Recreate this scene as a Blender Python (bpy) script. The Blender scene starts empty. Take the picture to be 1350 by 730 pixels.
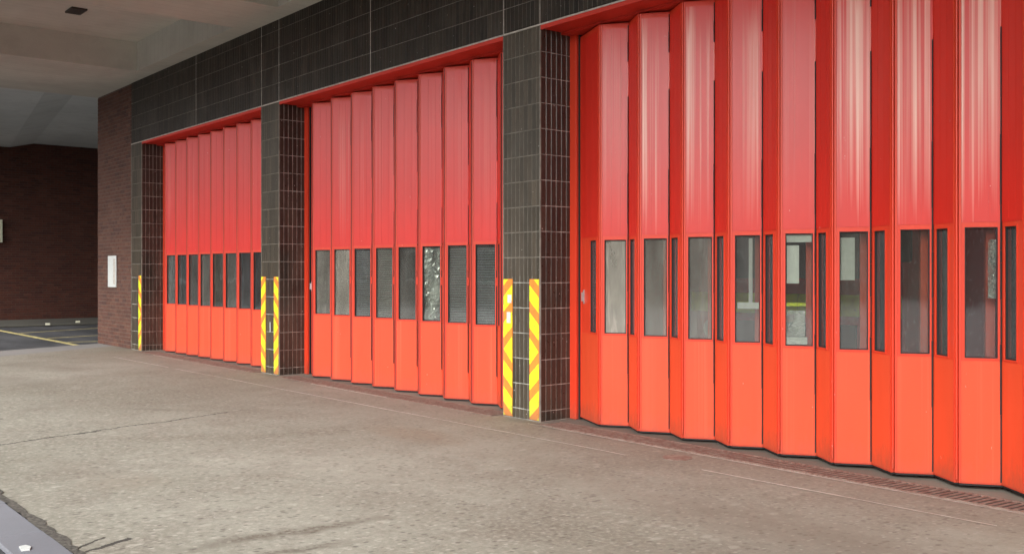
import bpy, math, random
from mathutils import Vector, Matrix
random.seed(7)
R = math.radians
S = bpy.context.scene
col = S.collection

# ---------------------------------------------------------------- camera
ALPHA = R(39.56)
cam_d = bpy.data.cameras.new('camera'); cam = bpy.data.objects.new('camera', cam_d); col.objects.link(cam)
cam.location = (7.49, -6.56, 1.516)
cam.rotation_euler = (R(90), 0, R(90) - ALPHA)
cam_d.sensor_width = 36; cam_d.lens = 1300 / 1350 * 36
cam_d.shift_y = -7 / 1350
cam_d.clip_start = .05; cam_d.clip_end = 2000
S.camera = cam
# ---------------------------------------------------------------- world, sun, exposure
w = bpy.data.worlds.new('World'); S.world = w; w.use_nodes = True
nt = w.node_tree; nt.nodes.clear()
sky = nt.nodes.new('ShaderNodeTexSky'); sky.sky_type = 'NISHITA'; sky.sun_disc = False
SUN_EL, SUN_AZ = R(36), R(158)
sky.sun_elevation = SUN_EL; sky.sun_rotation = SUN_AZ
sky.air_density = 1.0; sky.dust_density = 4.0; sky.ozone_density = 1.0
hs = nt.nodes.new('ShaderNodeHueSaturation'); hs.inputs['Saturation'].default_value = .04
bg = nt.nodes.new('ShaderNodeBackground'); bg.inputs[1].default_value = .13
wo = nt.nodes.new('ShaderNodeOutputWorld')
nt.links.new(sky.outputs[0], hs.inputs['Color']); nt.links.new(hs.outputs[0], bg.inputs[0]); nt.links.new(bg.outputs[0], wo.inputs[0])
sl = bpy.data.lights.new('sun', 'SUN'); sun = bpy.data.objects.new('sun', sl); col.objects.link(sun)
sl.energy = 1.0; sl.angle = R(25); sl.color = (1, .95, .88)
# direction towards the sun (azimuth measured clockwise from +Y)
sd = Vector((math.sin(SUN_AZ) * math.cos(SUN_EL), math.cos(SUN_AZ) * math.cos(SUN_EL), math.sin(SUN_EL)))
sun.rotation_euler = sd.to_track_quat('Z', 'Y').to_euler(); sun.location = (0, -20, 20)
S.view_settings.view_transform = 'Standard'; S.view_settings.look = 'None'
S.view_settings.gamma = 1; S.view_settings.use_curve_mapping = False
S.view_settings.exposure = 1.18

# ---------------------------------------------------------------- node helpers
class NB:
    def __init__(s, name):
        s.m = bpy.data.materials.new(name); s.m.use_nodes = True
        s.t = s.m.node_tree; s.t.nodes.clear()
        s.out = s.t.nodes.new('ShaderNodeOutputMaterial')
    def n(s, ty, **kw):
        nd = s.t.nodes.new(ty)
        for k, v in kw.items():
            if k.startswith('_'): setattr(nd, k[1:], v)
            else:
                key = int(k[1:]) if k[0] == 'i' and k[1:].isdigit() else k.replace('__', ' ')
                if isinstance(v, bpy.types.NodeSocket): s.t.links.new(v, nd.inputs[key])
                else: nd.inputs[key].default_value = v
        return nd
    def coord(s, scale=(1, 1, 1), kind='Object', rnd=False):
        c = s.n('ShaderNodeTexCoord').outputs[kind]
        if rnd:
            oi = s.n('ShaderNodeObjectInfo')
            mu = s.n('ShaderNodeVectorMath', _operation='MULTIPLY', i0=(37., 53., 11.)); s.t.links.new(oi.outputs['Random'], mu.inputs[1])
            c = s.n('ShaderNodeVectorMath', _operation='ADD', i0=c, i1=mu.outputs[0]).outputs[0]
        return s.n('ShaderNodeMapping', Vector=c, Scale=scale).outputs[0]
    def pos(s, scale=(1, 1, 1)):
        g = s.n('ShaderNodeNewGeometry')
        return s.n('ShaderNodeMapping', Vector=g.outputs['Position'], Scale=scale).outputs[0]
    def noise(s, vec, scale=5., detail=4., rough=.6, dist=0.):
        return s.n('ShaderNodeTexNoise', Vector=vec, Scale=scale, Detail=detail, Roughness=rough, Distortion=dist).outputs['Fac']
    def ramp(s, fac, a, b, ca=(0, 0, 0, 1), cb=(1, 1, 1, 1)):
        r = s.n('ShaderNodeValToRGB', Fac=fac); e = r.color_ramp.elements
        if a > b: a, b, ca, cb = b, a, cb, ca
        e[0].position = a; e[1].position = b; e[0].color = ca; e[1].color = cb
        return r.outputs[0]
    def mix(s, fac, a, b, mode='MIX'):
        m = s.n('ShaderNodeMix', _data_type='RGBA', _blend_type=mode)
        for k, v in ((0, fac), (6, a), (7, b)):
            if isinstance(v, bpy.types.NodeSocket): s.t.links.new(v, m.inputs[k])
            else: m.inputs[k].default_value = (v if k == 0 else (*v, 1) if len(v) == 3 else v)
        return m.outputs[2]
    def math(s, op, a, b=0., c=None):
        kw = dict(_operation=op, i0=a, i1=b)
        if c is not None: kw['i2'] = c
        return s.n('ShaderNodeMath', **kw).outputs[0]
    def rand(s):
        a = s.n('ShaderNodeObjectInfo').outputs['Random']; b = s.n('ShaderNodeNewGeometry').outputs['Random Per Island']
        return s.math('FRACT', s.math('ADD', a, b))
    def bump(s, h, strength=.3, dist=.01):
        return s.n('ShaderNodeBump', Strength=strength, Distance=dist, Height=h).outputs[0]
    def bsdf(s, color, rough=.6, normal=None, **kw):
        b = s.n('ShaderNodeBsdfPrincipled')
        for k, v in (('Base Color', color), ('Roughness', rough), ('Normal', normal), *[(k.replace('__', ' '), v) for k, v in kw.items()]):
            if v is None: continue
            if isinstance(v, bpy.types.NodeSocket): s.t.links.new(v, b.inputs[k])
            else: b.inputs[k].default_value = (*v, 1) if (k == 'Base Color' and len(v) == 3) else v
        s.t.links.new(b.outputs[0], s.out.inputs[0]); return b

def plain(name, c, rough=.5, metal=0., var=.12, scale=18., bump=.0):
    b = NB(name); co = b.coord(rnd=True); nz = b.noise(co, scale)
    colr = b.mix(b.ramp(nz, .35, .7), tuple(x * (1 - var) for x in c), tuple(min(1, x * (1 + var)) for x in c))
    b.bsdf(colr, b.math('MULTIPLY_ADD', nz, .2, rough - .1), b.bump(b.noise(co, scale * 6), bump, .003) if bump else None, Metallic=metal)
    return b.m

def red_paint(name, base, chalk, amount, rough, lo=.52, hi=.75, coat=.1, fade=False):
    b = NB(name)
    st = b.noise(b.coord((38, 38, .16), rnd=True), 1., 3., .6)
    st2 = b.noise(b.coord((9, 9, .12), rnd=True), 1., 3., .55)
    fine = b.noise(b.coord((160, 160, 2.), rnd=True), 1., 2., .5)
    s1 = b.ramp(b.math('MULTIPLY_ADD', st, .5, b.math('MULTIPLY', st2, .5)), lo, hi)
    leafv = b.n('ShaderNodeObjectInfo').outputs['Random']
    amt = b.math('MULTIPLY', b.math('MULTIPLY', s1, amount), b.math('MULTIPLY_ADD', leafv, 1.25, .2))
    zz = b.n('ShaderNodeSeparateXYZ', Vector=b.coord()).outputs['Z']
    if fade:      # chalk fades raggedly towards rail and soffit, painting in the sky reflection's extent
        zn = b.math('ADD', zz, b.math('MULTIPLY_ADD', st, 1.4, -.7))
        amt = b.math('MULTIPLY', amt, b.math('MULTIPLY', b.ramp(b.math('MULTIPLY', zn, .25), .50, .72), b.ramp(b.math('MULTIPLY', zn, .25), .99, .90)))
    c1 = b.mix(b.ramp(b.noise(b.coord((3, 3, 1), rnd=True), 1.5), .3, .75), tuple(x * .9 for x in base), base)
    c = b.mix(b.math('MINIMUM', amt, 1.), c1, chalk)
    grime = b.ramp(b.noise(b.coord((9, 9, 2), rnd=True), 2., 6., .7), .62, .82)
    c = b.mix(b.math('MULTIPLY', grime, .18), c, (.12, .05, .04))
    foot = b.math('MULTIPLY', b.ramp(b.math('ADD', zz, b.math('MULTIPLY_ADD', b.noise(b.coord((12, 12, 5), rnd=True), 2., 5., .7), .5, -.25)), .22, .0), .45)
    c = b.mix(foot, c, (.22, .075, .045))
    chip = b.ramp(b.noise(b.coord((1, 1, .5), rnd=True), 42., 2., .5), .775, .79)
    c = b.mix(b.math('MULTIPLY', chip, .6), c, (.75, .5, .42))
    rg = b.math('ADD', b.math('MULTIPLY_ADD', fine, .12, rough - .06), b.math('MULTIPLY', s1, .10))
    wob = b.noise(b.coord((14, 14, .8), rnd=True), 1., 2.)
    b.bsdf(c, rg, b.bump(b.math('MULTIPLY_ADD', fine, .15, wob), .25, .004), Specular__IOR__Level=.42, Coat__Weight=coat, Coat__Roughness=.22)
    return b.m

def brick_mat(name, cols, rough=.8, gloss=None, bump=.4):
    b = NB(name); r = b.rand()
    rp = b.n('ShaderNodeValToRGB', Fac=r); e = rp.color_ramp.elements
    e[0].color = (*cols[0], 1); e[1].color = (*cols[-1], 1)
    for i, c in enumerate(cols[1:-1]):
        x = e.new((i + 1) / (len(cols) - 1)); x.color = (*c, 1)
    p = b.pos(); nz = b.noise(p, 24., 6., .7); big = b.noise(p, 1.3, 4.)
    c = b.mix(b.math('MULTIPLY', b.ramp(nz, .35, .75), .3), rp.outputs[0], tuple(x * .55 for x in cols[0]))
    c = b.mix(b.math('MULTIPLY', b.ramp(big, .45, .75), .3), c, tuple(min(1, x * 1.6 + .02) for x in cols[0]))
    if gloss:
        wz = b.ramp(b.noise(b.pos((1, 1, .45)), 1.9, 6., .65, .5), .5, .72); c = b.mix(b.math('MULTIPLY', wz, .22), c, (.16, .14, .115))
        ch = b.ramp(b.noise(p, 26., 2., .5), .74, .76); c = b.mix(b.math('MULTIPLY', ch, .7), c, (.5, .48, .44))
    b.bsdf(c, b.math('MULTIPLY_ADD', nz, .2, rough - .1), b.bump(b.noise(p, 60 if not gloss else 9, 4.), bump, .003), Specular__IOR__Level=gloss or .3)
    return b.m

M = {}
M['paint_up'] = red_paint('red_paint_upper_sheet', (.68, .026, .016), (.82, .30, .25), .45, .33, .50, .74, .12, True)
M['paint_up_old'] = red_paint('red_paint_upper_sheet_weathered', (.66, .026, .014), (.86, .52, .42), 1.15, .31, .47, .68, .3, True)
M['paint_up_plain'] = red_paint('red_paint_plain_sheet', (.66, .026, .014), (.78, .22, .16), .2, .40, .55, .78, .0, True)  # plainer sheet with few streaks, for the narrow and wing leaves
M['paint_low'] = red_paint('red_paint_lower_sheet', (.74, .075, .024), (.84, .17, .085), .5, .42)
M['paint'] = red_paint('red_paint_frame', (.70, .050, .018), (.82, .16, .09), .25, .42)
M['paint_dark'] = red_paint('red_paint_lintel', (.62, .038, .02), (.6, .12, .08), .25, .5)
M['paint_maroon'] = plain('grimy_maroon_paint', (.16, .02, .015), .6)
M['rubber'] = plain('black_rubber', (.015, .014, .014), .7)
M['metal'] = plain('dull_steel', (.5, .5, .5), .4, .7)
M['bead'] = plain('pale_bead', (.52, .48, .43), .55, 0, .25)
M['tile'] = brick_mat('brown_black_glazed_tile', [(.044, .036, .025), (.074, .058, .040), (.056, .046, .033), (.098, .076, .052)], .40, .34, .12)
M['tile_shaded'] = brick_mat('shaded_black_glazed_tile', [(.016, .013, .010), (.036, .028, .020), (.024, .020, .016), (.050, .038, .027)], .42, .30, .12)  # fascia copy of the tile, darkened to paint in the canopy's shade
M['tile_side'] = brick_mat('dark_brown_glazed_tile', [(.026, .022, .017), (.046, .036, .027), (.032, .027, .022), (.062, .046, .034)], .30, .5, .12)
M['grout'] = plain('pale_grout', (.44, .43, .38), .9, 0, .45, 9)
M['grout_mid'] = plain('dusty_grout', (.21, .19, .16), .9, 0, .3, 9)
M['grout_dark'] = plain('dark_grout', (.19, .17, .14), .9, 0, .3, 9)
M['brick'] = brick_mat('red_brown_brick', [(.095, .044, .032), (.13, .056, .038), (.075, .038, .032), (.145, .070, .048), (.11, .05, .038)], .8)
M['brick_far'] = brick_mat('dark_red_brick', [(.075, .024, .016), (.10, .032, .02), (.06, .022, .017), (.11, .04, .027)], .85)
M['mortar_dark'] = plain('dark_mortar', (.08, .055, .042), .95, 0, .25)  # darker mortar tone for the far wall
M['mortar'] = plain('brick_mortar', (.15, .115, .095), .95, 0, .25)
M['white'] = plain('white_enamel', (.62, .64, .62), .45, 0, .08)
M['cream'] = plain('cream_notice', (.68, .66, .5), .5)
M['orange'] = plain('orange_reflective', (.82, .26, .035), .5, 0, .12, 30)
M['yellow'] = plain('yellow_reflective', (.78, .80, .02), .5, 0, .08, 30)
M['yellow_road'] = plain('worn_yellow_road_paint', (.50, .42, .18), .8, 0, .35, 12)
M['engine_red'] = plain('fire_engine_red', (.5, .02, .015), .25)
M['engine_dark'] = plain('dark_engine_glass', (.02, .025, .03), .12)
M['inner_wall'] = plain('painted_block_inner_wall', (.42, .41, .37), .8, 0, .12, 2)
M['inner_ceiling'] = plain('inner_ceiling_paint', (.5, .5, .48), .8, 0, .1, 2)
M['paper'] = plain('bright_paper', (.84, .85, .83), .6, 0, .05)
M['vent2'] = plain('grey_blind_slat', (.20, .21, .21), .6)
M['dirt'] = plain('dark_gritty_dirt', (.09, .082, .07), .95, 0, .6, 40)
M['vent'] = plain('dark_vent_metal', (.05, .04, .035), .6)

def board(name, c0, seed):
    b = NB(name); p = b.pos(); n1 = b.noise(p, 7., 6., .75); n2 = b.noise(p, 40., 3., .6); zz = b.n('ShaderNodeSeparateXYZ', Vector=p).outputs['Z']
    c = b.mix(b.math('MULTIPLY', b.ramp(n1, .48, .68), .45), c0, tuple(x * .45 + .03 for x in c0))
    c = b.mix(b.math('MULTIPLY', b.ramp(n2, .62, .68), .5), c, (.09, .08, .06))
    c = b.mix(b.math('MULTIPLY', b.ramp(b.math('ADD', zz, b.math('MULTIPLY', n1, .3)), .42, .12), .6), c, (.13, .10, .07))
    b.bsdf(c, .5, None); return b.m
M['orange'] = board('scuffed_orange_board', (.82, .26, .035), 0)
M['yellow'] = board('scuffed_yellow_board', (.76, .84, .02), 1)
def concrete(name, base, rough=.85, stain=.35, formwork=False):
    b = NB(name); p = b.pos()
    big = b.noise(p, .35, 5., .6, .3); mid = b.noise(p, 2.2, 6., .65, .2); fine = b.noise(p, 45., 4.)
    c = b.mix(b.ramp(big, .35, .68), tuple(x * (1 - stain) for x in base), base)
    c = b.mix(b.math('MULTIPLY', b.ramp(mid, .5, .72), .35), c, tuple(x * .62 for x in base))
    c = b.mix(b.math('MULTIPLY', fine, .18), c, (.1, .09, .08))
    h = fine
    if formwork:
        wv = b.n('ShaderNodeTexWave', Vector=b.pos((1, 1, 1)), Scale=1.6, Distortion=.4, Detail=2., _bands_direction='X').outputs['Fac']
        c = b.mix(b.math('MULTIPLY', b.ramp(wv, .02, .0), .35), c, tuple(x * .5 for x in base))
        lng = b.noise(b.pos((1.2, .12, 1)), 1.6, 4.)
        c = b.mix(b.math('MULTIPLY', b.ramp(lng, .45, .7), .28), c, tuple(x * .6 for x in base))
    b.bsdf(c, rough, b.bump(h, .3, .004), Specular__IOR__Level=.3)
    return b.m
M['ceiling'] = concrete('board_marked_concrete', (.70, .685, .61), .9, .25, True)
M['ceiling_far'] = concrete('pale_concrete', (.72, .75, .74), .9, .2)
M['kerb'] = concrete('blue_grey_kerb_stone', (.235, .24, .27), .8, .3)
M['pavement'] = concrete('pavement_concrete', (.10, .095, .08), .9, .3)
M['strip'] = concrete('smooth_concrete_strip', (.28, .265, .255), .85, .2)
M['threshold'] = concrete('threshold_concrete', (.22, .20, .165), .85, .6)

def apron_mat():
    b = NB('worn_concrete_apron'); p = b.pos()
    big = b.noise(p, .28, 5., .6, .6); mid = b.noise(p, 1.3, 7., .7, .4); grit = b.noise(p, 70., 3., .7); grit2 = b.noise(p, 24., 5., .75)
    c = b.mix(b.ramp(big, .36, .64), (.205, .195, .155), (.335, .325, .275))
    c = b.mix(b.math('MULTIPLY', b.ramp(mid, .47, .72), .5), c, (.15, .12, .095))
    c = b.mix(b.math('MULTIPLY', b.ramp(grit2, .45, .62), .55), c, (.40, .375, .325))
    g3 = b.noise(b.pos((1, 1, 1)), 11., 6., .8)
    c = b.mix(b.math('MULTIPLY', b.ramp(g3, .52, .68), .5), c, (.12, .105, .088))
    c = b.mix(b.math('MULTIPLY', b.ramp(grit, .58, .72), .45), c, (.12, .105, .09))
    for (sc_, lo_, hi_, am_, cc_) in ((34., .70, .92, .55, (.50, .47, .41)), (27., .72, .9, .6, (.085, .075, .065)), (13., .86, .97, .5, (.46, .44, .38))):
        v_ = b.n('ShaderNodeTexVoronoi', Vector=b.pos((1, .75, 1)), Scale=sc_)
        pick = b.ramp(b.n('ShaderNodeSeparateColor', Color=v_.outputs['Color']).outputs[0], lo_, hi_)
        c = b.mix(b.math('MULTIPLY', b.math('MULTIPLY', pick, b.ramp(v_.outputs['Distance'], .5, .25)), am_), c, cc_)
    vo = b.n('ShaderNodeTexVoronoi', Vector=p, Scale=5., Randomness=1.).outputs['Distance']
    sp = b.ramp(vo, .045, .03)
    c = b.mix(b.math('MULTIPLY', sp, .6), c, (.62, .6, .56))
    vo2 = b.n('ShaderNodeTexVoronoi', Vector=b.pos((1.3, .8, 1)), Scale=3.1).outputs['Distance']
    c = b.mix(b.math('MULTIPLY', b.ramp(vo2, .05, .02), .55), c, (.09, .075, .06))
    # rusty wash of worn red floor paint near the doors; the broad uneven band also paints in light falloff
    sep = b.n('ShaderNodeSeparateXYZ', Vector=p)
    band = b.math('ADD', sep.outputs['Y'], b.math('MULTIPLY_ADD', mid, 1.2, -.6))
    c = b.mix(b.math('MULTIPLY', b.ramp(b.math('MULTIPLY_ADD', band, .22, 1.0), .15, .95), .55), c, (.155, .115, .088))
    # oil streaks near the road, grime at the doors; broad right patch deepens the band
    wob = b.n('ShaderNodeVectorMath', _operation='SUBTRACT', i0=b.n('ShaderNodeTexNoise', Vector=p, Scale=3., Detail=7., Roughness=.7).outputs['Color'], i1=(.5, .5, .5)).outputs[0]
    wob = b.n('ShaderNodeVectorMath', _operation='MULTIPLY_ADD', i0=wob, i1=(.42, .42, 0), i2=p).outputs[0]
    def blob(cx, cy, ax, ay, rot):
        mp = b.n('ShaderNodeMapping', Vector=wob, _vector_type='TEXTURE', Location=(cx, cy, 0), Rotation=(0, 0, rot), Scale=(ax, ay, 1)).outputs[0]
        d = mp
        d = b.n('ShaderNodeVectorMath', _operation='MULTIPLY', i0=d, i1=(1, 1, 0)).outputs[0]
        return b.n('ShaderNodeVectorMath', _operation='LENGTH', i0=d).outputs['Value']
    for (cx, cy, ax, ay, rot, am, cc) in ((2.25, -3.9, .85, .10, 1.5, .9, (.10, .08, .06)), (2.60, -4.05, .5, .07, 1.4, .8, (.10, .08, .06)), (.6, -.10, 1.1, .12, 0, .95, (.06, .05, .04)), (-5.2, -.10, 1.0, .12, 0, .9, (.06, .05, .04)), (-11.0, -.10, 1.0, .12, 0, .9, (.06, .05, .04)), (-1.1, -.05, .6, .10, 0, .8, (.07, .06, .05)), (.2, -4.2, .5, .35, .4, .4, (.2, .15, .11)), (-3.3, -2.6, .6, .10, .7, .5, (.13, .11, .09)), (5.6, -2.6, 2.2, 1.5, .2, .75, (.13, .105, .088)), (4.0, -1.6, 1.6, .5, .1, .5, (.15, .11, .085)), (-7.5, -3.2, 1.6, .5, .2, .5, (.17, .145, .12)), (-.2, -1.4, .9, .35, 0, .5, (.21, .135, .09)), (-9.5, -2.4, 2.0, .6, .3, .4, (.16, .135, .11)), (4.6, -2.9, 1.4, .8, .1, .25, (.22, .165, .12)), (-.6, -4.3, .7, .3, .3, .3, (.20, .16, .13)), (2.0, -1.5, 1.6, .3, -.1, .3, (.2, .155, .12)), (-4.4, -3.6, .9, .15, 2.5, .35, (.17, .15, .13))):
        d = blob(cx, cy, ax, ay, rot)
        c = b.mix(b.math('MULTIPLY', b.math('MULTIPLY', b.ramp(d, 1.1, .3), am), b.ramp(grit2, .3, .6)), c, cc)
    # hairline cracks
    def crack(x0, y0, x1, y1, wd, amp):
        L = math.hypot(x1 - x0, y1 - y0); a = math.atan2(y1 - y0, x1 - x0)
        mp = b.n('ShaderNodeMapping', Vector=p, _vector_type='TEXTURE', Location=(x0, y0, 0), Rotation=(0, 0, a)).outputs[0]
        s2 = b.n('ShaderNodeSeparateXYZ', Vector=mp)
        wig = b.math('MULTIPLY_ADD', b.noise(p, 2.2, 8., .75), amp, -amp * .5)
        dy = b.math('ABSOLUTE', b.math('ADD', s2.outputs['Y'], wig))
        ln = b.math('LESS_THAN', dy, b.math('MULTIPLY', b.noise(p, 6., 2.), wd * 2))
        inx = b.math('MULTIPLY', b.math('GREATER_THAN', s2.outputs['X'], 0.), b.math('LESS_THAN', s2.outputs['X'], L))
        return b.math('MULTIPLY', ln, inx)
    for (x0, y0, x1, y1, wd, amp, am) in ((-1.9, -5.0, -2.68, -2.14, .018, .3, .95), (-2.68, -2.14, -3.1, -1.2, .005, .3, .4), (1.80, -4.95, 1.66, -4.76, .012, .16, .95), (1.90, -4.95, 1.76, -4.66, .016, .2, .95), (.8, -3.2, 2.6, -2.6, .004, .4, .35), (-9, -3.5, -6, -.9, .008, .4, .4), (4.6, -4.6, 5.6, -.9, .008, .3, .5)):
        c = b.mix(b.math('MULTIPLY', crack(x0, y0, x1, y1, wd, amp), am), c, (.05, .045, .04))
    b.bsdf(c, b.math('MULTIPLY_ADD', mid, .2, .68), b.bump(b.math('MULTIPLY_ADD', grit2, .6, grit), .5, .004), Specular__IOR__Level=.35)
    return b.m
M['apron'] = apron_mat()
def asphalt_mat():
    b = NB('damp_asphalt'); p = b.pos()
    g = b.noise(p, 90., 3., .7); m = b.noise(b.pos((.6, 1.6, 1)), .8, 5., .6)
    c = b.mix(b.ramp(m, .38, .62), (.035, .036, .040), (.085, .085, .092))
    c = b.mix(b.math('MULTIPLY', b.ramp(g, .5, .75), .35), c, (.16, .155, .15))
    b.bsdf(c, .7, b.bump(g, .5, .005)); return b.m
M['asphalt'] = asphalt_mat()
def rust_mat():
    b = NB('worn_red_iron'); p = b.pos(); n_ = b.noise(p, 14., 6., .7)
    c = b.mix(b.ramp(n_, .4, .66), (.15, .080, .062), (.24, .185, .15))
    b.bsdf(c, .75, b.bump(n_, .4, .003)); return b.m
M['rust'] = rust_mat()
def glass_mat(name, haze, tint=(.86, .88, .84), dcol=(.40, .385, .35)):
    b = NB(name)
    fr = b.n('ShaderNodeFresnel', IOR=1.65).outputs[0]
    tr = b.n('ShaderNodeBsdfTransparent', Color=(*tint, 1)).outputs[0]
    gl = b.n('ShaderNodeBsdfGlossy', Color=(.95, .97, 1, 1), Roughness=.03, Normal=b.bump(b.noise(b.coord((1, 1, .6), rnd=True), 3., 2.), .12, .01)).outputs[0]
    mx = b.n('ShaderNodeMixShader', i0=b.math('MULTIPLY', fr, 1.3), i1=tr, i2=gl).outputs[0]
    nz = b.noise(b.coord((5, 5, 1.2), rnd=True), 1.4, 4., .55, .2)
    oc = b.n('ShaderNodeSeparateColor', Color=b.n('ShaderNodeObjectInfo').outputs['Color'])     # per-pane haze
    df = b.n('ShaderNodeBsdfDiffuse', Color=b.mix(oc.outputs[1], (.30, .31, .32), (.50, .46, .36))).outputs[0]
    sm = b.ramp(b.noise(b.coord((9, 9, 1.), rnd=True), 1.8, 5., .6, 1.), .54, .68)
    fac = b.math('MULTIPLY', b.math('ADD', b.math('MULTIPLY_ADD', nz, .9, .05), b.math('MULTIPLY', sm, .25)), b.math('MULTIPLY', oc.outputs[0], .8))
    fin = b.n('ShaderNodeMixShader', i0=fac, i1=mx, i2=df).outputs[0]
    b.t.links.new(fin, b.out.inputs[0]); return b.m
M['glass'] = glass_mat('hazed_window_glass', .25)
def film_mat():
    b = NB('crumpled_clear_plastic')
    df = b.n('ShaderNodeBsdfDiffuse', Color=(.75, .76, .74, 1)).outputs[0]
    tr = b.n('ShaderNodeBsdfTransparent').outputs[0]
    gl = b.n('ShaderNodeBsdfGlossy', Roughness=.15).outputs[0]
    fac = b.ramp(b.noise(b.coord((3, 3, 1.4)), 1.6, 2., .4, .8), .38, .72)
    a = b.n('ShaderNodeMixShader', i0=fac, i1=tr, i2=df).outputs[0]
    f = b.n('ShaderNodeMixShader', i0=.22, i1=a, i2=gl).outputs[0]
    b.t.links.new(f, b.out.inputs[0]); return b.m
M['film'] = film_mat()

# ---------------------------------------------------------------- mesh helpers
class MB:
    def __init__(s): s.v = []; s.f = []
    def quad(s, *p):
        i = len(s.v); s.v += [tuple(q) for q in p]; s.f.append(tuple(range(i, i + len(p)))); return s
    def box(s, x0, x1, y0, y1, z0, z1, skip=''):
        i = len(s.v)
        s.v += [(x, y, z) for z in (z0, z1) for y in (y0, y1) for x in (x0, x1)]
        F = {'b': (0, 2, 3, 1), 't': (4, 5, 7, 6), 'f': (0, 1, 5, 4), 'k': (2, 6, 7, 3), 'l': (0, 4, 6, 2), 'r': (1, 3, 7, 5)}
        for k, f in F.items():
            if k not in skip: s.f.append(tuple(i + a for a in f))
        return s
    def prism(s, poly, z0, z1):
        n = len(poly); i = len(s.v)
        s.v += [(x, y, z0) for x, y in poly] + [(x, y, z1) for x, y in poly]
        s.f.append(tuple(i + n + k for k in range(n))); s.f.append(tuple(i + k for k in reversed(range(n))))
        for k in range(n): s.f.append((i + k, i + (k + 1) % n, i + n + (k + 1) % n, i + n + k))
        return s
    def cyl(s, c, r, h, axis='z', seg=10):
        i = len(s.v)
        for e in (0, h):
            for k in range(seg):
                a = 2 * math.pi * k / seg; p, q = r * math.cos(a), r * math.sin(a)
                d = {'z': (p, q, e), 'y': (p, e, q), 'x': (e, p, q)}[axis]
                s.v.append((c[0] + d[0], c[1] + d[1], c[2] + d[2]))
        s.f.append(tuple(i + k for k in reversed(range(seg)))); s.f.append(tuple(i + seg + k for k in range(seg)))
        for k in range(seg): s.f.append((i + k, i + (k + 1) % seg, i + seg + (k + 1) % seg, i + seg + k))
        return s
    def tile(s, x0, x1, z0, z1, y, d=.006, b=.004):
        """raised tile facing -y with bevelled rim: 5 faces"""
        i = len(s.v)
        s.v += [(x0, y, z0), (x1, y, z0), (x1, y, z1), (x0, y, z1), (x0 + b, y - d, z0 + b), (x1 - b, y - d, z0 + b), (x1 - b, y - d, z1 - b), (x0 + b, y - d, z1 - b)]
        s.f.append((i + 4, i + 5, i + 6, i + 7))
        for k in range(4): s.f.append((i + k, i + (k + 1) % 4, i + 4 + (k + 1) % 4, i + 4 + k))
        return s
    def mesh(s, name, mat):
        me = bpy.data.meshes.new(name); me.from_pydata(s.v, [], s.f); me.materials.append(mat)
        import bmesh
        bm = bmesh.new(); bm.from_mesh(me); bmesh.ops.recalc_face_normals(bm, faces=bm.faces); bm.to_mesh(me); bm.free()
        return me
    def build(s, name, mat, parent=None, bev=0., **kw):
        return link(name, s.mesh(name, mat), parent, bev=bev, **kw)
def link(name, me, parent=None, loc=None, rz=0., bev=0., kind=None):
    o = bpy.data.objects.new(name, me); col.objects.link(o)
    if parent is not None: o.parent = parent
    if loc is not None: o.location = loc
    if rz: o.rotation_euler = (0, 0, rz)
    if bev:
        m = o.modifiers.new('bevel', 'BEVEL'); m.width = bev; m.segments = 2; m.limit_method = 'ANGLE'; m.angle_limit = R(40)
    if kind: o['kind'] = kind
    return o
def thing(name, label, cat, loc=(0, 0, 0), rz=0., group=None):
    o = link(name, None, None, loc, rz); o.empty_display_size = .2
    return tag(o, label, cat, group)
def tag(o, label, cat, group=None):
    o['label'] = label; o['category'] = cat
    if group: o['group'] = group
    return o

# ---------------------------------------------------------------- ground
MODX = 5.79                      # bay module
GZ = -.03
MB().quad((-600, -600, GZ), (600, -600, GZ), (600, 600, GZ), (-600, 600, GZ)).build('road', M['asphalt'], kind='structure')
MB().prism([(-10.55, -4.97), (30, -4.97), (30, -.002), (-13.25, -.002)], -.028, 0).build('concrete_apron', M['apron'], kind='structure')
MB().prism([(-12.0, -4.97), (-10.56, -4.97), (-13.26, -.002), (-14.2, -.002), (-13.3, -2.2)], -.028, -.002).build('concrete_path', M['strip'], kind='structure')
MB().box(-14.2, 12, -.002, .6, -.028, -.001).build('threshold_strip', M['threshold'], kind='structure')
MB().box(-14.2, 12, .6, 12, -.028, -.003).build('bay_floor', M['strip'], kind='structure')
# kerb stones along the road
kerb = MB().box(-10.6, 30, -5.25, -4.99, -.029, -.022).build('kerb', M['rubber'], kind='structure')
ks = MB().box(.006, .909, -5.26, -5.0, -.028, .004).mesh('kerb_stone', M['kerb'])
x = -10.6
while x < 14:
    link('kerb_stone', ks, kerb, (x, random.uniform(-.004, .004), random.uniform(-.002, .002)), bev=.006); x += .915
# pavement at the foot of the far wall
pv = MB().box(-26.1, -22.4, -9, 14, -.029, .02).build('pavement', M['pavement'], kind='structure', bev=.02)
# yellow road marks
def ymark(pts, wd=.1, name='yellow_line'):
    m = MB()
    for (x0, y0, x1, y1) in pts:
        L = math.hypot(x1 - x0, y1 - y0); nx, ny = -(y1 - y0) / L * wd / 2, (x1 - x0) / L * wd / 2
        m.quad((x0 + nx, y0 + ny, GZ + .004), (x1 + nx, y1 + ny, GZ + .004), (x1 - nx, y1 - ny, GZ + .004), (x0 - nx, y0 - ny, GZ + .004))
    return m.build(name, M['yellow_road'], kind='structure')
ymark([(-13.5, -.41, -22.3, -.45)], .15)
ymark([(-17.0, -.30, -17.7, 2.2)], .12)
ymark([(-19.5, -.30, -21.2, 3.4)], .12)
ymark([(-15.4, -.30, -15.0, .9)], .12)
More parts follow.
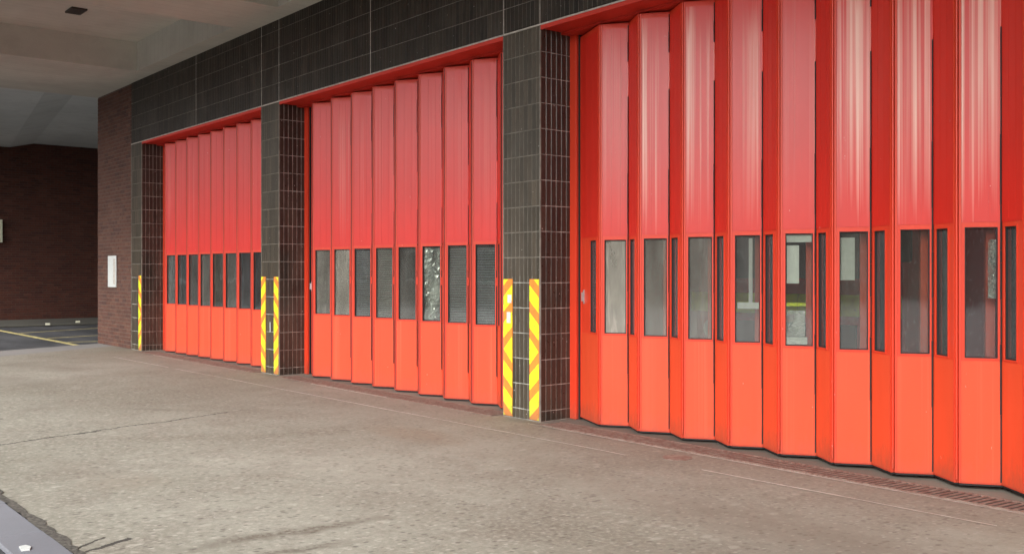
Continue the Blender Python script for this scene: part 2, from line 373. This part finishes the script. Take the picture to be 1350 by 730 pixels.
# narrow pale joint that runs along the apron parallel to the doors
def joint():
    m = MB(); x = -10.6; y = -.86
    while x < 4.25:
        L = random.uniform(.25, .9); y2 = -.86 + (x + L + 10.6) / 14.8 * .26 + random.uniform(-.006, .006); wd = random.uniform(.005, .012)
        if random.random() < .94: m.quad((x, y - wd, .004), (x + L, y2 - wd, .004), (x + L, y2 + wd * .6, .004), (x, y + wd * .6, .004))
        x += L; y = y2
    return m.build('floor_joint', M['bead'], kind='structure')
joint()
m = MB()
for (a, c) in ((-11.2, -6.6), (-5.4, -2.6), (-.0, 5.0)):
    x = a
    while x < c:
        L = random.uniform(.3, .8); wd = random.uniform(.004, .009)
        if random.random() < .75: m.quad((x, -.17 - wd, .0045), (min(c, x + L), -.17 - wd, .0045), (min(c, x + L), -.17 + wd, .0045), (x, -.17 + wd, .0045))
        x += L
m.build('threshold_line', M['bead'], kind='structure')
# drain gratings in front of each door
def grate(x0, label, individual):
    t = thing('drain_grate', label, 'drain grate', (x0, -.13, 0), group='drain gratings along the door thresholds')
    L = 4.95
    MB().box(0, L, .02, .26, -.0005, .0015).build('channel', M['rubber'], t)
    MB().box(0, L, .0, .019, -.0005, .007).box(0, L, .261, .28, -.0005, .007).build('rim', M['rust'], t)
    bar = MB().quad((0, .019, .0065), (.026, .019, .0065), (.056, .261, .0065), (.030, .261, .0065)).quad((0, .019, .0015), (.026, .019, .0015), (.026, .019, .0065), (0, .019, .0065)).quad((.026, .019, .0015), (.056, .261, .0015), (.056, .261, .0065), (.026, .019, .0065))
    me = bar.mesh('bar', M['rust'])
    x = .01
    while x < L - .05:
        link('bar', me, t, (x, 0, 0)); x += .052
grate(-11.35, 'worn red drain grate under the farthest red door', False)
grate(-5.6, 'worn red drain grate under the middle red door', False)
grate(.14, 'reddish slotted drain grate under the nearest large red door', True)

# ---------------------------------------------------------------- tiled pillars
TW, TH, GR = .0645, .2597, .006
HP = 4.0
PW = .58
tile_front = MB().tile(GR / 2, TW - GR / 2, GR / 2, TH - GR / 2, 0).mesh('tile', M['tile'])
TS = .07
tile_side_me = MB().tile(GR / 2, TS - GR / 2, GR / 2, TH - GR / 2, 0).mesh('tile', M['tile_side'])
ROW0 = HP - 15 * TH     # bottom cut row starts below this height
def stripes(parent, x0, wd, top, mirror, rnd):
    """orange board with yellow chevron stripes; faces -y at y = -.012"""
    st = MB().box(x0, x0 + wd, -.013, -.0065, .012, top).build('hazard_strip', M['orange'], parent)
    y = -.0142
    mid = top * .49; sl = .125
    def para(zl, zr, h):     # left-edge z, right-edge z, height; clipped to the strip
        pts = [(x0, zl), (x0 + wd, zr), (x0 + wd, zr + h), (x0, zl + h)]
        out = []
        def clip(pl, lim, up):
            res = []
            for i in range(len(pl)):
                a, c = pl[i], pl[(i + 1) % len(pl)]
                ia = (a[1] <= lim) if up else (a[1] >= lim); ic = (c[1] <= lim) if up else (c[1] >= lim)
                if ia: res.append(a)
                if ia != ic:
                    tt = (lim - a[1]) / (c[1] - a[1]); res.append((a[0] + (c[0] - a[0]) * tt, lim))
            return res
        pts = clip(pts, top - .003, True)
        if pts: pts = clip(pts, .015, False)
        if len(pts) >= 3:
            MB().quad(*[(p[0], y, p[1]) for p in pts]).build('stripe', M['yellow'], st)
    # diamond in the middle
    tip = (x0 + (.004 if not mirror else wd - .004), mid); bx = x0 + (wd if not mirror else 0)
    MB().quad((tip[0], y, tip[1]), (bx, y, mid - .14), (bx, y, mid + .14)).build('stripe', M['yellow'], st)
    for k in range(4):
        h = .162
        base = mid + .238 + k * .275
        zl, zr = (base - sl, base) if not mirror else (base, base - sl)
        para(zl, zr, h)
        base = mid - .238 - h - k * .275
        zl, zr = (base + sl, base) if not mirror else (base, base + sl)
        para(zl, zr, h)
    return st
def pillar(x0, label, individual=True, strips=(True, True)):
    t = thing('tiled_pillar', label, 'pillar', (x0, 0, 0), group='tiled pillars between the red doors')
    DEP = .42
    core = MB().box(0, PW, 0, DEP + .35, -.02, HP, 't').build('grout_core', M['grout'], t)
    if True:   # darker joints on the street face above the strips
        MB().box(.001, PW - .012, -.0016, .0, 1.47, HP - .002).build('grout_skin', M['grout_dark'], t)
    # front tiles
    n = 9
    objs = []
    for r in range(-1, 15):
        for c in range(n):
            z = ROW0 + r * TH
            x = c * TW
            if r == -1:
                z0 = .0
                me = cut.get('f') or cut.setdefault('f', MB().tile(GR / 2, TW - GR / 2, .004, ROW0 - GR / 2, 0).mesh('tile', M['tile']))
                objs.append((me, (x, 0, 0), 0))
            else: objs.append((tile_front, (x, 0, z), 0))
    # reveal tiles on the +x side: rotate so -y faces +x  (rz = +90deg)
    for r in range(-1, 15):
        for c in range(6):
            z = ROW0 + r * TH if r >= 0 else 0
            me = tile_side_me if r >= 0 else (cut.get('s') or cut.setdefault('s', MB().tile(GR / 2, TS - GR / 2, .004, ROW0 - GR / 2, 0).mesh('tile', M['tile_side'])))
            objs.append((me, (PW, c * TS, z), R(90)))
    for (me, lc, rz) in objs:
        if individual: link('tile', me, t, (lc[0], lc[1] + random.uniform(-.0007, .0007), lc[2]), rz)
    if not individual:
        m = MB()
        for r in range(15):
            for c in range(n): m.tile(c * TW + GR / 2, c * TW + TW - GR / 2, ROW0 + r * TH + GR / 2, ROW0 + (r + 1) * TH - GR / 2, 0)
        m.build('tile', M['tile'], t, kind='stuff')
    # tiles of the -x side, joined
    m = MB()
    for r in range(15):
        for c in range(6):
            m.tile(c * TS + GR / 2, c * TS + TS - GR / 2, ROW0 + r * TH + GR / 2, ROW0 + (r + 1) * TH - GR / 2, 0)
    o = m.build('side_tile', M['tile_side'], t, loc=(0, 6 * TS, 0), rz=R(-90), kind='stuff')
    MB().box(PW - .006, PW + .0085, -.009, .004, .0, HP - .003).build('corner_bead', M['grout_mid'], t)
    MB().box(-.0085, .006, -.009, .004, .0, HP - .003).build('corner_bead', M['grout_dark'], t)
    if strips[0]: stripes(t, .004, .145, 1.44, False, 0)
    if strips[1]: stripes(t, PW - .155, .145, 1.44, True, 1)
    return t
cut = {}
P1 = pillar(-12.15, 'tiled pillar beside the brick pier, with one yellow hazard strip', True, (False, True))
P2 = pillar(-6.37, 'dark tiled pillar between the farthest and the middle red doors', True)
P3 = pillar(-.58, 'dark tiled pillar between the middle and the nearest red doors', True)
P4 = pillar(5.21, 'dark tiled pillar at the near end of the nearest red door', False)
# white labels stuck on the hazard strip of the third pillar, paint chips
for (x, z, w_, h_, on, nm) in ((.075, 1.19, .065, .085, P3, 'sticker'), (.062, .98, .062, .115, P3, 'sticker'), (.30, .62, .022, .15, P2, 'sticker')):
    MB().box(x, x + w_, -.0175, -.0158, z, z + h_).build(nm, M['white'], on)

# ---------------------------------------------------------------- tiled fascia above the doors
fas = thing('tiled_fascia', 'dark brown tiled fascia wall above the three red doors', 'wall', (-12.15, 0, HP))
FX1 = 12.0; FL = FX1 + 12.15
MB().box(0, FL, .0, .45, .03, 1.9).box(0, FL, .004, .45, .0, .03).build('backing', M['grout_mid'], fas)
fronts = []
rows = 5
for c in range(int(FL / TW)):
    for r in range(rows):
        fronts.append((c * TW, .016 + r * TH))
# the 300 that show largest in the frame become parts, the rest one stuff part
def vis_size(x, z):
    X = x - 12.15 + TW / 2; Z = HP + z + TH / 2
    dx, dy = X - 7.49, 6.56
    zz = -dx * math.cos(ALPHA) + dy * math.sin(ALPHA); lt = dx * math.sin(ALPHA) + dy * math.cos(ALPHA)
    if zz < .5: return 0
    px = 675 + 1300 * lt / zz; py = 358 - 1300 * (Z - 1.516) / zz
    if px < -5 or px > 1355 or py < -14 or Z > 5.25: return 0
    return 1 / zz
fronts.sort(key=lambda q: -vis_size(*q))
ft = MB().tile(GR / 2, TW - GR / 2, GR / 2, TH - GR / 2, 0).mesh('tile', M['tile_shaded'])
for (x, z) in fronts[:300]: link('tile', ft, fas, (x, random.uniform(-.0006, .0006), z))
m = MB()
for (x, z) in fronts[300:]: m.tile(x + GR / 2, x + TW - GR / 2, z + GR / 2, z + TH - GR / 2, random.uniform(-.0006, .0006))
m.build('tile', M['tile_shaded'], fas, kind='stuff')
for x in (12.15 - 6.37 - 0, 12.15 - 5.79, 12.15 - 3.25, 12.15 - .58, 12.15, 12.15 - 8.9, 12.15 + 2.6):
    MB().box(x - .004, x + .004, -.0085, -.001, .004, 1.22).build('movement_joint', M['bead'], fas)
MB().box(.0, FL, -.016, -.0005, -.004, .010).build('edge_bead', M['bead'], fas)

# ---------------------------------------------------------------- folding doors
BRD = {}
def leaf_meshes(L, zb, kind):
    key = (round(L, 3), round(zb, 3), kind)
    if key in BRD: return BRD[key]
    T = .02
    g = .006                    # gap at the hinge lines
    x0, x1 = g, L - g
    top = 3.925; w0, w1 = .915, 1.825
    wm0, wm1 = {'wing': (L - .235, .06), 'near_narrow': (.055, .085)}.get(kind, (.042, .040))
    a, c = x0 + wm0 - g, x1 - wm1 + g
    b = MB()
    b.box(x0, x1, -T, T, zb, w0); b.box(x0, x1, -T, T, w1, top)
    b.box(x0, a, -T, T, w0, w1); b.box(c, x1, -T, T, w0, w1)
    # merge coplanar look: slightly proud stile nosings
    b.box(x0 - .002, x0 + .013, -T - .007, -T, zb + .004, top - .004)
    b.box(x1 - .010, x1 + .001, -T - .004, -T, zb + .004, top - .004)
    body = b.mesh('door_leaf', M['paint'])
    up = MB()
    up.box(x0 + .016, x1 - .013, -T - .005, -T + .002, w1 + .035, top - .05).mesh
    # two faint pressed ribs
    for fx in (.36, .68):
        xx = x0 + (x1 - x0) * fx; up.box(xx - .0035, xx + .0035, -T - .0068, -T - .0045, w1 + .06, top - .07)
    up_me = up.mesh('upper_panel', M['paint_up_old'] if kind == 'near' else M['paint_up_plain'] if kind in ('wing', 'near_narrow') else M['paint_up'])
    lo_me = MB().box(x0 + .014, x1 - .011, -T - .0035, -T + .002, zb + .012, w0 - .020).mesh('lower_panel', M['paint_low'])
    fr = MB(); e = .011
    fr.box(a - e, c + e, -T - .0065, -T + .004, w0 - e, w0); fr.box(a - e, c + e, -T - .0065, -T + .004, w1, w1 + e)
    fr.box(a - e, a, -T - .0065, -T + .004, w0, w1); fr.box(c, c + e, -T - .0065, -T + .004, w0, w1)
    fr_me = fr.mesh('window_frame', M['paint'])
    gl_me = MB().box(a - .004, c + .004, -.003, .003, w0 - .004, w1 + .004).mesh('window_pane', M['glass'])
    sk = MB(); e = .008
    sk.box(a, a + e, -T + .003, -.0035, w0, w1); sk.box(c - e, c, -T + .003, -.0035, w0, w1); sk.box(a + e, c - e, -T + .003, -.0035, w0, w0 + e); sk.box(a + e, c - e, -T + .003, -.0035, w1 - e, w1)
    sk_me = sk.mesh('glazing_gasket', M['rubber'])
    sweep = MB().box(x0 + .004, x1 - .004, -.012, .012, max(.003, zb - .014), zb).mesh('bottom_seal', M['rubber'])
    BRD[key] = (body, up_me, lo_me, fr_me, gl_me, sk_me, sweep, (a, c))
    return BRD[key]
LEAF_AT = {}
def folding_door(px, outer, inner, start, end, label, near=False, rise=0., haze=()):
    """px: left x of opening; outer / inner: lists of fold x; start,end: (x,y)"""
    t = thing('folding_door', label, 'folding door', (px, .3, 0), group='red folding appliance-bay doors')
    W = 5.21
    YO, YI = .25, .42
    pts = [start]
    for i in range(len(outer)):
        pts.append((outer[i], YO))
        if i < len(inner): pts.append((inner[i], YI))
    pts.append(end)
    n = len(pts) - 1
    for i in range(n):
        A, B = pts[i], pts[i + 1]
        L = math.hypot(B[0] - A[0], B[1] - A[1]); rz = math.atan2(B[1] - A[1], B[0] - A[0])
        zb = .024 + rise * i / n
        kind = 'wing' if (L > .45) else (('near' if i % 2 else 'near_narrow') if near else 'far')
        body, up, lo, fr, gl, gk, sw, ac = leaf_meshes(L, round(zb, 3), kind)
        lf = link('door_leaf', body, t, (A[0] - px, A[1] - .3, 0), rz)
        for nm, me in (('upper_panel', up), ('lower_panel', lo), ('window_frame', fr), ('window_pane', gl), ('glazing_gasket', gk), ('bottom_seal', sw)):
            so = link(nm, me, lf)
            if nm == 'window_pane':
                du = haze[i // 2] if (i % 2 and i // 2 < len(haze)) else .3
                so.color = (du, .6 if du > .7 else random.random() * .5, 0, 1)
        LEAF_AT[(label, i)] = (A, rz, ac, L)
    # black edge seals standing in the inner folds, hinge barrels at the outer folds
    seal = MB(); z = .06
    while z < 3.9:
        h = random.uniform(.08, .5); d = random.uniform(.003, .008)
        (random.random() < .75) and seal.box(-.003 - d * .4, .004, -.021 - d * 1.3, .004, z, min(3.9, z + h)); z += h + .002
    sm = seal.mesh('fold_seal', M['rubber'])
    hg = MB().cyl((0, 0, 0), .008, 3.86, 'z', 8).mesh('hinge_rod', M['paint'] if near else M['paint_maroon'])
    hk = MB()
    for z in (.35, 1.05, 1.9, 2.8, 3.6): hk.cyl((0, 0, z), .0125, .10, 'z', 8)
    hkm = hk.mesh('hinge', M['paint_dark'])
    for i in range(1, n):
        A = pts[i]
        if i % 2 == 0: link('fold_seal', sm, t, (A[0] - px, A[1] - .3 - .01, 0))
        else: link('hinge_rod', hg, t, (A[0] - px, A[1] - .3 - .012, .045 + rise))
    if near:
        bp = MB().box(-.03, .03, -.03, .03, .12, 3.8); bp.mesh
        bp.quad((.02, -.012, .66), (.30, -.012, .44), (.30, -.012, .40), (.02, -.012, .61))
        bp.quad((.02, .0, .66), (.02, .0, .61), (.30, .0, .40), (.30, .0, .44))
        bp.box(.0, .26, -.02, .02, .84, .88)
        bpm = bp.mesh('brace_post', M['paint_low'])
        for i in range(3, n, 2):
            A, B = pts[i], pts[i + 1]; L = math.hypot(B[0] - A[0], B[1] - A[1]); ux, uy = (B[0] - A[0]) / L, (B[1] - A[1]) / L
            link('brace_post', bpm, t, (A[0] + ux * .235 - uy * .16 - px, A[1] + uy * .235 + ux * .16 - .3, 0), math.atan2(uy, ux))
    # jambs, lintel soffit and track
    MB().box(.001, .10, .10, .22, .0, 3.955).build('jamb', M['paint'], t, bev=.004)
    MB().box(W - .10, W - .001, .10, .22, .0, 3.955).build('jamb', M['paint_dark'], t, bev=.004)
    MB().box(.102, .122, .13, .20, .004, 3.95).build('jamb_seal', M['rubber'], t)
    MB().box(.0, W, -.306, -.288, 3.955, 3.996).build('lintel_lip', M['paint_dark'], t)
    MB().box(.0, W, -.288, .45, 3.968, 3.994).build('soffit', M['paint_dark'], t)
    MB().box(.0, W, -.02, .22, 3.945, 3.967).build('track', M['paint_dark'], t)
    return t
L1, L2, L3 = ('farthest of the three large red folding doors, next to the brick pier', 'middle large red folding door, between two dark tiled pillars', 'nearest and largest looking red folding door, streaked with faded paint')
o1 = [-11.0 + .535 * k for k in range(9)]
folding_door(-11.57, o1, [x + .268 for x in o1[:-1]], (-11.40, .46), (-6.49, .44), L1, haze=(.3, .22, .25, .35, .2, .3, .22, .2))
o2 = [-5.22, -4.676, -4.13, -3.585, -3.05, -2.52, -1.99, -1.455, -.92]
folding_door(-5.79, o2, [x + .27 for x in o2[:-1]], (-5.62, .46), (-.70, .44), L2, haze=(.6, .8, .3, .35, .3, .12, .35, .3))
o3 = [.607, 1.126, 1.66, 2.174, 2.68, 3.172, 3.673, 4.15, 4.62]
i3 = [.847, 1.369, 1.896, 2.408, 2.922, 3.409, 3.90, 4.39]
D3 = folding_door(0., o3, i3, (.135, .46), (4.98, .43), L3, True, .02, (1.1, .5, .55, .35, .18, .20, .14, .12, .3))
D3_wing = [c for c in D3.children if c.name.startswith('door_leaf')][0]
def latch(parent, x, z):
    m = MB(); m.box(x - .013, x + .013, -.030, -.020, z - .07, z + .07); m.box(x - .006, x + .006, -.052, -.030, z - .045, z + .045)
    return m.build('handle', M['metal'], parent, bev=.002)
latch(D3_wing, .10, 1.26)
for nm in (L1, L2):
    d = [o for o in col.objects if o.get('label') == nm][0]
    lf = [c for c in d.children if c.name.startswith('door_leaf')][0]
    latch(lf, .05, 1.30)

# ---------------------------------------------------------------- brick pier beside the far door
pier = thing('brick_pier', 'red brown brick pier at the far end of the facade', 'brick pier', (-14.26, 0, 0))
BW, BH, BG = .225, .075, .010
MB().box(0, 2.105, .002, 12, -.02, 5.2).build('mortar_core', M['mortar'], pier)
bfull = MB().tile(BG / 2, BW - BG / 2, BG / 2, BH - BG / 2, 0, .007, .003).mesh('brick', M['brick'])
bhalf = MB().tile(BG / 2, BW / 2 - BG / 2, BG / 2, BH - BG / 2, 0, .007, .003).mesh('brick', M['brick'])
m = MB(); cnt = 0
for r in range(69):
    off = 0 if r % 2 == 0 else -BW / 2
    x = off
    while x < 2.105 - .02:
        a, c = max(0, x), min(2.105, x + BW)
        if c - a > .05:
            full = abs(c - a - BW) < 1e-4; half = abs(c - a - BW / 2) < 1e-4
            dy = random.uniform(-.002, .002)
            if cnt < 300 and (full or half):
                link('brick', bfull if full else bhalf, pier, (a, dy, r * BH)); cnt += 1
            else: m.tile(a + BG / 2, c - BG / 2, r * BH + BG / 2, (r + 1) * BH - BG / 2, dy, .007, .003)
        x += BW
m.build('brick', M['brick'], pier, kind='stuff')
# side of the pier facing the passage, joined
m = MB()
for r in range(69):
    x = 0 if r % 2 == 0 else -BW / 2
    while x < 3:
        a, c = max(0, x), min(3, x + BW)
        if c - a > .05: m.tile(a + BG / 2, c - BG / 2, r * BH + BG / 2, (r + 1) * BH - BG / 2, 0, .007, .003)
        x += BW
m.build('side_brick', M['brick'], pier, loc=(0, 3, 0), rz=R(-90), kind='stuff')
sg = thing('wall_sign', 'narrow white sign panel on the brick pier beside the farthest door', 'sign', (-13.5, -.012, 1.2))
MB().box(0, .50, -.022, 0, 0, .64).build('panel', M['white'], sg, bev=.004)
MB().box(.34, .46, -.0235, -.0225, .06, .58).build('print', M['bead'], sg)

# ---------------------------------------------------------------- far brick wall across the passage
fw = thing('brick_wall', 'dark red brick wall closing the passage on the far left', 'brick wall', (-26.2, 0, 0))
MB().box(-.4, -.0, -12, 16, -.03, 5.7).build('mortar_core', M['mortar_dark'], fw)
m = MB(); W_ = 22.
for r in range(76):
    x = 0 if r % 2 == 0 else -BW / 2
    while x < W_:
        a, c = max(0, x), min(W_, x + BW)
        if c - a > .03: m.tile(a + BG / 2, c - BG / 2, r * BH + BG / 2, (r + 1) * BH - BG / 2, random.uniform(-.003, .003), .007, .003)
        x += BW
m.build('brick', M['brick_far'], fw, loc=(0, -9, 0), rz=R(90), kind='stuff')
MB().box(-.015, .05, .10, .72, 2.42, 3.12).build('notice_board', M['cream'], None, loc=(-26.14, 0, 0))
tag(bpy.data.objects['notice_board'], 'pale notice on the dark brick wall at the left edge', 'notice')

# ---------------------------------------------------------------- canopy ceiling
can = thing('concrete_canopy', 'board-marked concrete canopy ceiling above the forecourt', 'canopy', (0, 0, 5.2))
YC0 = -5.0; YE = -.32
def bx(name, x0, x1, y0, y1, z0, z1, mat='ceiling', bev=.0): return MB().box(x0, x1, y0, y1, z0, z1).build(name, M[mat], can, bev=bev)
# haunched beams across the forecourt, strip along the facade, recessed slabs between
beams = [(-14.26, -10.9), (-6.7, -5.2), (-1.0, .6), (4.8, 6.4), (10.6, 12.2)]
for (a, c) in beams: bx('beam', a, c, YC0 + .45, YE, 0, .75)
bx('edge_beam', -14.26, 30, YC0, YC0 + .449, -.02, .9)
bx('wall_strip', -14.26, 30, YE + .001, -.001, .001, .75)
bx('slab', -14.25, 30, YC0 + .45, YE, .53, .56)
for (a, c) in beams:      # sloping fillets where beams meet the slab
    for s_, xx in ((1, c), (-1, a)):
        if xx < -14: continue
        MB().prism([(0, 0), (.16 * s_, 0), (0, .16)] if s_ > 0 else [(0, 0), (0, .16), (-.16, 0)], 0, 1)
bx('roof_slab', -14.25, 30, YC0, 12, .92, 1.1)
# far passage ceiling: two levels with a splayed fold between them
zc0, zc1 = .19, .36
A0, A1 = (-14.27, -.95), (-26.25, .95); B0, B1 = (-14.27, -.25), (-26.25, 1.65)
far = thing('passage_ceiling', 'paler grey concrete ceiling over the passage beyond the brick pier', 'ceiling', (0, 0, 5.2))
MB().quad((A0[0], -5, zc0), (A0[0], A0[1], zc0), (A1[0], A1[1], zc0), (A1[0], -5, zc0)).build('slab', M['ceiling_far'], far)
MB().quad((A0[0], A0[1], zc0), (B0[0], B0[1], zc1), (B1[0], B1[1], zc1), (A1[0], A1[1], zc0)).build('splay', M['ceiling_far'], far)
MB().quad((B0[0], B0[1], zc1), (B0[0], 10, zc1), (B1[0], 10, zc1), (B1[0], B1[1], zc1)).build('slab', M['ceiling_far'], far)
MB().box(-26.6, -14.27, -5, 10, .6, .8).build('roof', M['ceiling_far'], far)
MB().box(-14.26, -14.24, YC0, 0, .76, .9).build('upstand', M['ceiling'], can)
v = thing('ceiling_vent', 'small dark rectangular vent in the recessed ceiling panel', 'vent', (-9.25, -1.85, 5.73))
MB().box(-.19, .19, -.12, .12, -.03, -.001).build('frame', M['vent'], v, bev=.004)
m = MB()
for k in range(7): m.box(-.17, .17, -.10 + k * .03, -.088 + k * .03, -.036, -.031)
m.build('slat', M['bead'], v, kind='stuff') if False else m.build('louvre', M['vent'], v)

# ---------------------------------------------------------------- bay interior behind the doors
MB().box(-12.15, 12, 11, 11.2, -.02, 4.9).build('bay_back_wall', M['inner_wall'], kind='structure')
MB().box(-12.15, 12, .46, 11.2, 4.7, 4.8).build('bay_ceiling', M['inner_ceiling'], kind='structure')
MB().box(12, 12.2, 0, 11.2, -.02, 6).build('bay_end_wall', M['inner_wall'], kind='structure')
def fire_engine(x, y, label):
    t = thing('fire_engine', label, 'fire engine', (x, y, 0))
    # front faces -y
    prof = [(-.0, .45), (-.06, .9), (-.02, 1.35), (.16, 2.45), (.32, 2.75), (2.2, 2.8), (7.0, 2.8), (7.0, .45)]
    m = MB(); n = len(prof)
    m.v = [(-1.18, p[0], p[1]) for p in prof] + [(1.18, p[0], p[1]) for p in prof]
    m.f = [tuple(range(n)), tuple(range(2 * n - 1, n - 1, -1))] + [(k, (k + 1) % n, n + (k + 1) % n, n + k) for k in range(n)]
    m.build('body', M['engine_red'], t, bev=.07)
    MB().quad((-1.02, -.005, 1.45), (1.02, -.005, 1.45), (.98, .115, 2.25), (-.98, .115, 2.25)).build('windscreen', M['engine_dark'], t)
    MB().box(-1.2, 1.2, -.22, .05, .38, .74).build('bumper', M['white'], t, bev=.05)
    MB().box(-1.19, 1.19, -.085, -.055, 1.10, 1.30).build('reflective_band', M['yellow'], t)
    MB().box(-.75, .75, -.095, -.055, .80, 1.02).build('grille', M['rubber'], t)
    for s in (-1, 1):
        MB().cyl((s * .92, -.10, .92), .10, .05, 'y', 16).build('headlight', M['white'], t)
        MB().box(s * 1.28 - .09, s * 1.28 + .09, -.25, -.19, 1.6, 2.1).build('mirror', M['rubber'], t, bev=.02)
        for yy in (1.2, 5.2): MB().cyl((s * 1.02 - .14, yy, .48), .48, .28, 'x', 20).build('wheel', M['rubber'], t)
    MB().box(-.8, .8, .4, .65, 2.8, 2.93).build('light_bar', M['white'], t, bev=.04)
    return t
fire_engine(1.75, 1.75, 'parked fire engine behind the windows of the nearest red door')
fire_engine(-3.1, 3.2, 'parked fire engine behind the windows of the middle red door')

# papers and plastic seen behind the panes
def on_leaf(door, idx, u0, u1, z0, z1, name, label, cat, mat, dy=.03, crumple=0.):
    A, rz, ac, L = LEAF_AT[(door, idx)]
    a, c = ac; x0 = a + (c - a) * u0; x1 = a + (c - a) * u1
    nx, nz = (3, 6) if crumple == 0 else (10, 34)
    vs = []; fs = []
    for j in range(nz + 1):
        for i in range(nx + 1):
            y = dy + (random.uniform(0, crumple) if crumple else .004 * math.sin(3 * i / nx))
            vs.append((x0 + (x1 - x0) * i / nx, y, z0 + (z1 - z0) * j / nz))
    for j in range(nz):
        for i in range(nx): k = j * (nx + 1) + i; fs.append((k, k + 1, k + nx + 2, k + nx + 1))
    me = bpy.data.meshes.new(name); me.from_pydata(vs, [], fs); me.materials.append(mat)
    o = link(name, me, None, (A[0], A[1], 0), rz)
    sm = o.modifiers.new('thickness', 'SOLIDIFY'); sm.thickness = .0008
    return tag(o, label, cat)
on_leaf(L3, 9, .0, 1., 1.755, 1.815, 'paper_notice', 'white paper strip along the top of a pane in the nearest door', 'paper', M['paper'], .006)
on_leaf(L3, 9, .0, .8, .925, .985, 'plastic_film', 'bright white crumpled plastic at the foot of a nearest door pane', 'plastic film', M['paper'], .006, .012)
on_leaf(L3, 9, .0, .75, 1.235, 1.262, 'reflective_tape', 'yellow green reflective tape across a pane of the nearest door', 'tape', M['yellow'], .010)
on_leaf(L3, 9, .0, .72, .99, 1.20, 'plastic_film', 'creased clear plastic low in a pane of the nearest door', 'plastic film', M['film'], .008, .015)
on_leaf(L3, 9, .05, .5, 1.42, 1.73, 'paper_notice', 'pale sheet of paper below the white strip in the same pane', 'paper', M['paper'], .008)
on_leaf(L3, 7, .55, .70, 1.25, 1.80, 'hanging_strap', 'thin white strap hanging behind a pane of the nearest door', 'strap', M['paper'], .02)
on_leaf(L3, 7, .1, .95, 1.20, 1.255, 'paper_notice', 'white horizontal label low across a pane of the nearest door', 'paper', M['paper'], .008)
on_leaf(L3, 11, .05, .55, 1.45, 1.78, 'paper_notice', 'grey white sheet in the upper left of a nearest door pane', 'paper', M['white'], .015)
on_leaf(L3, 15, .74, .98, 1.33, 1.74, 'plastic_film', 'torn clear plastic film at the right of a nearest door pane', 'plastic film', M['film'], .008, .02)
on_leaf(L2, 11, .02, .98, .93, 1.81, 'plastic_film', 'crumpled clear plastic film filling one pane of the middle door', 'plastic film', M['film'], .006, .03)

for k, wh in ((2, 'third'), (3, 'fourth'), (6, 'seventh'), (7, 'eighth')):
    A, rz, ac, L = LEAF_AT[(L2, 1 + 2 * k)]
    bl = thing('window_blind', 'grey slatted blind behind the %s pane from the left of the middle door' % wh, 'blind', (A[0], A[1], .93), rz, 'slatted blinds behind panes')
    sm_ = MB().quad((ac[0], .028, .0), (ac[1], .028, .0), (ac[1], .042, .018), (ac[0], .042, .018)).mesh('slat', M['vent2'])
    for q in range(30): link('slat', sm_, bl, (0, 0, q * .029))
# dirt filled seam between kerb and apron
m = MB(); x = -10.6
pl = []
while x < 8:
    pl.append((x, -4.985 - random.uniform(.010, .03), -4.985 + random.uniform(.015, .055))); x += random.uniform(.05, .14)
for p_, q_ in zip(pl, pl[1:]): m.quad((p_[0], p_[1], .0065), (q_[0], q_[1], .0065), (q_[0], q_[2], .0065), (p_[0], p_[2], .0065))
m.build('dirt_seam', M['dirt'], kind='structure')
# small litter
lt = MB().prism([(0, 0), (.09, -.01), (.10, .03), (.045, .05), (-.005, .035)], .0, .008).build('paper_scrap', M['white'], None, loc=(1.60, -5.20, .006))
tag(lt, 'white paper scrap on the kerb at the bottom left corner', 'litter')
for (x, y, lab) in ((-22.2, 1.07, 'small pale scrap of litter on the far road, left one of two'), (-23.0, 2.1, 'small pale scrap of litter by the far wall, right one of two')):
    tag(MB().prism([(0, 0), (.0, -.09), (.07, -.12), (.10, .0)], .0, .05).build('paper_scrap', M['cream'], None, loc=(x, y, .022)), lab, 'litter')
cv = MB().cyl((0, 0, 0), .12, .0045, 'z', 24).build('access_cover', M['rust'], None, loc=(2.15, -.40, .0))
tag(cv, 'small round rusty cover set in the concrete before the nearest door', 'cover')

# ---------------------------------------------------------------- street opposite (seen only as reflections)
ob = thing('terrace_building', 'brick terrace across the road, seen only as a reflection', 'building', (0, -36, 0))
MB().box(-45, 45, -8, 0, -.03, 5.2).build('wall', M['brick_far'], ob)
for k in range(22):
    x = -42 + k * 4
    f = MB().box(x, x + 1.6, .001, .06, 1.0, 2.6).build('window', M['white'], ob)
    MB().box(x + .08, x + 1.52, .061, .07, 1.08, 2.52).build('pane', M['engine_dark'], f)
